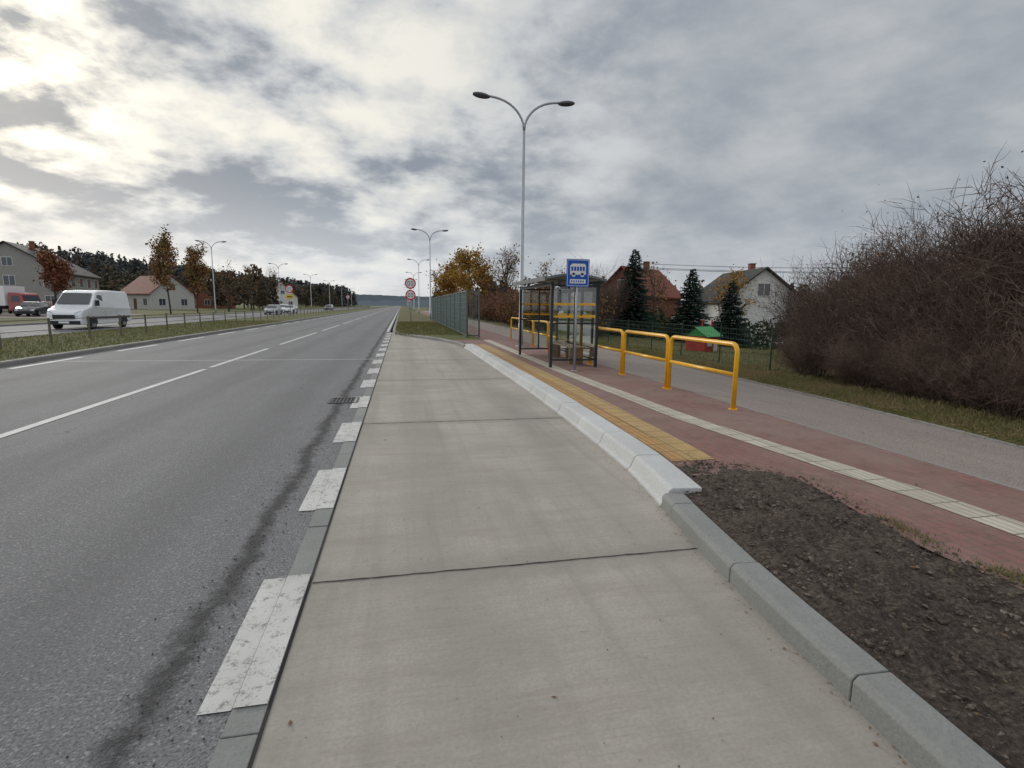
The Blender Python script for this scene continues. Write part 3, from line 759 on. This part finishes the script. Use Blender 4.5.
tr=[(U(25,100),U(66,90),-1.4,U(5,8),U(2,3)) for i in range(40)]+[(U(44,75),U(38,60),-1.6,U(5.5,8),U(2,3)) for i in range(16)]
foliage_mass('background_trees',m_forest2,tr,.32,420)
m=M(); n=200
t=NT('hazed_far_hill_forest'); nz=t.noise(t.pos(),.05,6,.7); t.out(t.mix(nz,(.11,.135,.16),(.17,.195,.22)),1); mfar=t.m  # blue-grey aerial haze painted into the hill colour
for lay,(Y,h0,am,sd_) in enumerate(((900,9,6,0),(1500,26,15,9))):
    prev=None
    for i in range(n*2+1):
        x=-1400+2800*i/(2*n); h=h0+am*noise.noise(Vector((x*.004+sd_,0,0)))+2.6*noise.noise(Vector((x*.06,sd_,0)))+1.6*noise.noise(Vector((x*.2,sd_,3)))
        cur=((x,Y,-3),(x,Y+15,h),(x,Y+400,-3))
        if prev: m.poly([prev[0],cur[0],cur[1],prev[1]]); m.poly([prev[1],cur[1],cur[2],prev[2]])
        prev=cur
ob(m,'distant_hills',mfar)

# ------------------------------------------------------------ houses
def house(name,x,y,rot,w,d,hw,hr,wallc,roofc,gw=2,sw=3,z=.1,chim=True):
    E=empty(name,(x,y,z),rot); m=M()
    m.poly([(-w/2,0,0),(w/2,0,0),(w/2,0,hw),(0,0,hr),(-w/2,0,hw)]); m.poly([(w/2,d,0),(-w/2,d,0),(-w/2,d,hw),(0,d,hr),(w/2,d,hw)])
    m.poly([(-w/2,d,0),(-w/2,0,0),(-w/2,0,hw),(-w/2,d,hw)]); m.poly([(w/2,0,0),(w/2,d,0),(w/2,d,hw),(w/2,0,hw)])
    ob(m,'walls',wallc,E)
    r=M(); o=.45; sl=(hr-hw)/(w/2)
    for s in (-1,1):
        a=(0,hr+.03); b=(s*(w/2+o),hw-o*sl+.03)
        for dz in (0,.16):
            r.poly([(a[0],-o,a[1]+dz),(b[0],-o,b[1]+dz),(b[0],d+o,b[1]+dz),(a[0],d+o,a[1]+dz)])
        for yy in (-o,d+o): r.poly([(a[0],yy,a[1]),(b[0],yy,b[1]),(b[0],yy,b[1]+.16),(a[0],yy,a[1]+.16)])
        r.poly([(b[0],-o,b[1]),(b[0],d+o,b[1]),(b[0],d+o,b[1]+.16),(b[0],-o,b[1]+.16)])
    ob(r,'roof',roofc,E)
    f=M(); g=M()
    def win(cx,cz,ww,hh,face,pos):
        if face=='y':
            f.box(cx-ww/2-.06,cx+ww/2+.06,pos-.05,pos+.02,cz-hh/2-.06,cz+hh/2+.06); g.box(cx-ww/2,cx-.03,pos-.06,pos-.045,cz-hh/2,cz+hh/2); g.box(cx+.03,cx+ww/2,pos-.06,pos-.045,cz-hh/2,cz+hh/2)
        else:
            s=1 if pos>0 else -1
            x0,x1=sorted((pos-s*.02,pos+s*.05)); f.box(x0,x1,cx-ww/2-.06,cx+ww/2+.06,cz-hh/2-.06,cz+hh/2+.06)
            x0,x1=sorted((pos+s*.045,pos+s*.06)); g.box(x0,x1,cx-ww/2,cx-.03,cz-hh/2,cz+hh/2); g.box(x0,x1,cx+.03,cx+ww/2,cz-hh/2,cz+hh/2)
    fl=max(1,int(hw//2.6))
    for k in range(fl):
        for i in range(gw): win(-w/2+w*(i+.5)/gw,1.5+2.7*k,1.2,1.3,'y',0)
        for i in range(sw):
            for s in (-1,1): 
                if not(k==0 and i==1): win(d*(i+.5)/sw,1.5+2.7*k,1.3,1.3,'x',s*w/2)
    win(0,hw+(hr-hw)*.35,1.1,1.1,'y',0)
    ob(f,'window_frames',m_swhite,E); ob(g,'windows',m_wglass,E)
    dm=M()
    for s in (-1,1):
        x0,x1=sorted((s*w/2,s*(w/2+.05))); dm.box(x0,x1,d*1.5/sw-.5,d*1.5/sw+.5,0.02,2.1)
    ob(dm,'door',simple('door_wood',(.12,.06,.03),.6),E)
    if chim:
        c=M(); c.box(.5,1.0,d*.45,d*.45+.6,hr-1,hr+.8); c.box(.45,1.05,d*.45-.05,d*.45+.65,hr+.8,hr+.88); ob(c,'chimney',m_brick,E)
m_brick=bricks('brick',(.28,.10,.06),(.22,.08,.05),(.25,.22,.2),.25,.08)
m_ww=simple('white_render',(.70,.70,.68),.9,0,.06); m_gw=simple('grey_render',(.33,.32,.30),.9,0,.1); m_lg=simple('light_grey_render',(.50,.49,.47),.9)
def tiles(name,c):
    t=NT(name); p=t.pos(obj=True); wv=t.n('ShaderNodeTexWave'); t.l(p,wv.inputs[0]); wv.bands_direction='Z'; wv.inputs['Scale'].default_value=3; wv.inputs['Distortion'].default_value=.3
    n=t.noise(p,2,5,.6); cc=t.mix(t.mr(n,.3,.7),tuple(x*.75 for x in c),tuple(x*1.2 for x in c)); cc=t.mix(t.math('MULTIPLY',wv.outputs['Fac'],.3),cc,tuple(x*.5 for x in c)); t.bump(wv.outputs['Fac'],.5,.03); return t.out(cc,.7)
r_dark=tiles('dark_roof_tiles',(.05,.048,.05)); r_red=tiles('red_roof_tiles',(.20,.065,.045)); r_brn=tiles('brick_red_roof_tiles',(.21,.065,.042))
house('white_house',33.2,43.5,math.radians(-12),7.6,9.5,4.2,7.1,m_ww,r_dark,2,3,z=-1.65)
house('brick_house',24.5,56,math.radians(-55),6.5,8,4.6,7.6,m_brick,r_brn,z=-1.4)
house('red_roof_house',37,95,math.radians(-20),8,10,3.5,7.5,m_gw,r_dark,z=-.5)
house('grey_house',-53,86,math.radians(12),13,14,5.4,9.3,m_gw,r_dark,3,4)
house('red_roof_house',-45,118,math.radians(50),8.5,11,3.2,6.6,m_lg,r_red)
house('red_roof_house',-47,150,math.radians(35),9,11,3.6,8,m_brick,r_red)
house('red_roof_house',-38,185,math.radians(20),9,11,3.6,8,m_ww,r_red)

# ------------------------------------------------------------ vehicles
def wheels(E,pos,r,wd):
    t_=M(); ri=M()
    for (x,y) in pos:
        s=1 if x>0 else -1
        t_.tube([(x-s*wd,y,r),(x-s*.02,y,r),(x,y,r)],[r,r,r*.9],20); ri.tube([(x,y,r),(x+s*.006,y,r)],[r*.64,r*.6],16)
    ob(t_,'tyres',m_tyre,E); ob(ri,'wheel_rims',m_rim,E)
def loft(prof,w):
    m=M(); n=len(prof)
    for s in (-1,1):
        for (y,z) in prof: m.v.append((s*w(y,z),y,z))
    m.f.append(tuple(range(n))); m.f.append(tuple(range(n,2*n))[::-1])
    for i in range(n): j=(i+1)%n; m.f.append((j,i,n+i,n+j))
    return m
def side_patch(m,pts,w,off=.006):
    for s in (-1,1): 
        q=[(s*(w(y,z)+off),y,z) for y,z in pts]; m.poly(q if s>0 else q[::-1])
def van(x,y,rot):
    E=empty('white_van',(x,y,0),rot)
    def w(y,z):
        b=.99 if z<1.15 else .99-.13*(z-1.15)/1.15
        if y<.5: b-=.13*(.5-y)/.5
        return b
    prof=[(0.02,.30),(0,.55),(.05,.95),(.2,1.12),(.95,1.38),(1.3,1.75),(1.68,2.16),(2.0,2.28),(3.5,2.33),(5.2,2.30),(5.42,2.18),(5.5,1.2),(5.5,.35),(4.75,.32),(1.4,.3)]
    m=loft(prof,w); o=ob(m,'body',m_cw,E,bevel=.07); o.modifiers[0].segments=3
    g=M(); g.poly([(-.83,1.0,1.46),(.83,1.0,1.46),(.74,1.60,2.1),(-.74,1.60,2.1)]); g.v=[(a,b-.03,c+.03) for a,b,c in g.v]
    side_patch(g,[(1.25,1.42),(2.25,1.38),(2.25,2.02),(1.78,2.04)],w)
    ob(g,'windows',m_cglass,E)
    b=M(); side_patch(b,[(.4,.62),(5.3,.62),(5.3,.74),(.4,.74)],w,.012); b.box(-.8,.8,-.03,.04,.30,.52); b.box(-.55,.55,-.02,.03,.62,.86)
    side_patch(b,[(2.36,.8),(2.375,.8),(2.375,2.1),(2.36,2.1)],w,.004); side_patch(b,[(3.7,.8),(3.715,.8),(3.715,2.1),(3.7,2.1)],w,.004)
    for yy in (.98,4.5):
        side_patch(b,[(yy+.43*math.cos(a),.34+.43*math.sin(a)) for a in [math.pi*k/10 for k in range(11)]],w,.008)
    for s in (-1,1): b.box(min(s*1.0,s*1.2),max(s*1.0,s*1.2),1.28,1.36,1.38,1.72)
    ob(b,'trim',m_blackp,E)
    wheels(E,[(s*.99,yy) for s in (-1,1) for yy in (.98,4.5)],.34,.22)
    h=M()
    for s in (-1,1): h.poly([(s*.50,-.005,.78),(s*.84,.06,.80),(s*.84,.16,1.10),(s*.56,.05,1.0)])
    h.v=[(a,b-.02,c+.01) for a,b,c in h.v]; ob(h,'headlights',m_hl,E)
    h=M(); h.box(-.26,.26,-.045,-.032,.38,.49); ob(h,'number_plate',m_swhite,E)
    h=M(); [h.box(min(s*.85,s*.95),max(s*.85,s*.95),5.5,5.515,.9,1.5) for s in (-1,1)]; ob(h,'tail_lights',m_rl,E)
def car(x,y,rot,pm,kind='hatch',z=0,name='car'):
    E=empty(name,(x,y,z),rot)
    def w(y,z): 
        b=.87 if z<.9 else .87-.26*(z-.9)/.55
        if y<.5: b-=.16*(.5-y)/.5
        if y>3.8: b-=.10*(y-3.8)/.5
        return b
    top=[(.05,.62),(.3,.76),(1.05,.92),(1.25,.97),(1.75,1.32),(2.1,1.45),(3.0,1.47),(3.6,1.38),(4.1,1.0),(4.2,.85)] if kind=='hatch' else [(.05,.62),(.3,.75),(1.1,.90),(1.3,.95),(1.9,1.32),(2.2,1.41),(2.9,1.41),(3.2,1.33),(3.75,1.0),(4.25,.95),(4.35,.8)]
    prof=[(0,.25)]+[(0,.5)]+top+[(top[-1][0]+.03,.3),(3.6,.22),(1,.22)]
    m=loft(prof,w); o=ob(m,'body',pm,E,bevel=.05)
    g=M(); side_patch(g,[(1.42,.98),(3.75 if kind=='hatch' else 3.4,1.0),(3.4 if kind=='hatch' else 3.1,1.34),(2.1,1.38),(1.85,1.32)],w)
    g.poly([(-.70,1.24,1.01),(.70,1.24,1.01),(.62,1.68,1.33),(-.62,1.68,1.33)]); y1,z1,y2,z2=(3.7,1.36,4.1,1.05) if kind=='hatch' else (3.28,1.34,3.75,1.04)
    g.poly([(-.6,y1,z1),(.6,y1,z1),(.66,y2,z2),(-.66,y2,z2)]); g.v=g.v[:-8]+[(a,b-.02,c+.02) for a,b,c in g.v[-8:-4]]+[(a,b+.02,c+.02) for a,b,c in g.v[-4:]]
    ob(g,'windows',m_cglass,E)
    b=M()
    for yy in (.8,3.4): side_patch(b,[(yy+.36*math.cos(a),.3+.36*math.sin(a)) for a in [math.pi*k/10 for k in range(11)]],w,.006)
    b.box(-.5,.5,-.02,.02,.3,.5); ob(b,'trim',m_blackp,E)
    wheels(E,[(s*.87,yy) for s in (-1,1) for yy in (.8,3.4)],.3,.2)
    h=M()
    for s in (-1,1): h.poly([(s*.42,-.01,.55),(s*.68,.04,.56),(s*.7,.12,.70),(s*.46,.04,.66)])
    h.v=[(a,b-.02,c) for a,b,c in h.v]; ob(h,'headlights',m_hl,E)
    h=M(); e=top[-1][0]; [h.box(min(s*.5,s*.74),max(s*.5,s*.74),e-.02,e+.05,.7,.85) for s in (-1,1)]; ob(h,'tail_lights',m_rl,E)
def truck(x,y,rot,z):
    E=empty('parked_truck',(x,y,z),rot)
    prof=[(0,.45),(0,1.1),(.12,1.35),(.35,2.1),(.6,2.25),(1.75,2.28),(1.8,.45)]
    w=lambda y,zz:1.0 if zz<1.3 else 1.0-.08*(zz-1.3)
    ob(loft(prof,w),'cab',m_cr,E,bevel=.05)
    g=M(); g.poly([(-.85,.12,1.38),(.85,.12,1.38),(.8,.32,2.02),(-.8,.32,2.02)]); g.v=[(a,b-.03,c) for a,b,c in g.v]; side_patch(g,[(.5,1.35),(1.4,1.35),(1.4,1.95),(.6,1.95)],w); ob(g,'windows',m_cglass,E)
    b=M(); b.box(-1.1,1.1,1.95,6.4,.95,2.9); ob(b,'cargo_box',m_cw,E,bevel=.03)
    b=M(); b.box(-.4,.4,1.8,6.3,.6,.94); b.box(-.95,.95,-.04,.05,.4,.65); b.box(-1.12,1.12,1.97,6.38,.86,.945); ob(b,'chassis',m_blackp,E)
    wheels(E,[(s*1.0,yy) for s in (-1,1) for yy in (.95,5.0)],.42,.28)
van(-18.9,34.6,0)
car(-18.3,80,0,m_cs); car(-18.3,92,0,m_cw,'sedan'); car(-21.8,104,0,m_cw); car(-18.3,140,0,m_cd); car(-21.8,170,0,m_cw)
truck(-36.6,62.5,math.radians(75),.104)
for i,(x,y,pm) in enumerate(((-34.6,57.6,m_cd),(-36.6,67.5,m_cd),(-39.4,68,m_cr),(-42.2,69,m_cd),(-33.2,67,m_cd),(-45,67,m_cd))):
    car(x,y,math.radians(U(-4,4)+15),pm,'hatch' if i%2 else 'sedan',.104,'parked_car')

# ------------------------------------------------------------ utility pole & wires
E=empty('utility_pole',(24,52,-1.6)); m=M(); m.tube([(0,0,0),(0,0,8.0)],[.15,.10],8); m.box(-.8,.8,-.05,.05,7.4,7.5); ob(m,'pole',m_bark,E)
E2=empty('utility_pole',(75,34,.1)); m=M(); m.tube([(0,0,0),(0,0,7.6)],[.14,.09],8); m.box(-.8,.8,-.05,.05,7.1,7.2); ob(m,'pole',m_bark,E2)
m=M()
for o,dz in ((-.7,0),(.7,0),(0,.45)):
    a=Vector((24+o*.4,52+o,5.9+dz)); b=Vector((75+o*.4,34+o,7.3+dz)); m.tube([a.lerp(b,t/16)+Vector((0,0,-1.0*4*(t/16)*(1-t/16))) for t in range(17)],.022,4)
oc=ob(m,'cables',m_blackp,E); bpy.context.view_layer.update(); oc.matrix_parent_inverse=E.matrix_world.inverted()
# ------------------------------------------------------------ garden fence and play house
E=empty('wire_fence'); m=M(); w_=M(); pts=[(8.9+.05*i,11.2+2.2*i) for i in range(9)]+[(9.6+2.2*i,29.4+.3*i) for i in range(8)]
for (x,y) in pts: m.tube([(x,y,.1+dip(x,y)),(x,y,1.25+dip(x,y))],.022,6)
for a,b in zip(pts,pts[1:]):
    za,zb=dip(*a),dip(*b)
    for k in range(8): w_.tube([(*a,.2+.14*k+za),(*b,.2+.14*k+zb)],.0035,3,False)
    L=math.dist(a,b); n=int(L/.12)
    for j in range(n): s=j/n; x=a[0]+(b[0]-a[0])*s; y=a[1]+(b[1]-a[1])*s; zz=za+(zb-za)*s; w_.tube([(x,y,.18+zz),(x,y,1.18+zz)],.003,3,False)
mg=simple('green_fence_paint',(.03,.07,.045),.5); ob(m,'posts',mg,E); ob(w_,'mesh_wires',mg,E)
E=empty('toy_playhouse',(11.0,17.6,.1+dip(11,17.6)),.5,1.0)
m=M(); m.box(-.5,.5,-.4,.4,0,.62); ob(m,'walls',simple('toy_red',(.40,.05,.04),.4),E,bevel=.03)
mt=simple('toy_green',(.05,.32,.08),.4)
m=M(); m.poly([(-.6,-.5,.6),(.6,-.5,.6),(.6,0,.95),(-.6,0,.95)]); m.poly([(-.6,.5,.6),(-.6,0,.95),(.6,0,.95),(.6,.5,.6)]); m.poly([(-.5,-.4,.61),(-.5,0,.9),(-.5,.4,.61)]); m.poly([(.5,-.4,.61),(.5,.4,.61),(.5,0,.9)]); ob(m,'roof',mt,E)
m=M(); m.box(-.35,-.05,-.415,-.403,.25,.5); m.box(.1,.38,-.415,-.403,.02,.5); ob(m,'openings',m_swhite,E)
E=empty('toy_slide',(13.3,21,.1+dip(13.3,21)),-.6)
m=M(); m.poly([(-.2,-.9,.1),(.2,-.9,.1),(.2,.2,.85),(-.2,.2,.85)]); m.box(-.24,-.2,-.9,.2,.0,.1); m.box(.2,.24,-.9,.2,0,.1); ob(m,'chute',mt,E)
m=M()
for s in (-.2,.2): m.tube([(s,.2,0),(s,.2,1.2)],.03,6)
for k in range(4): m.tube([(-.2,.24,.2+.2*k),(.2,.24,.2+.2*k)],.02,6)
ob(m,'ladder',simple('toy_red2',(.45,.04,.03),.4),E)
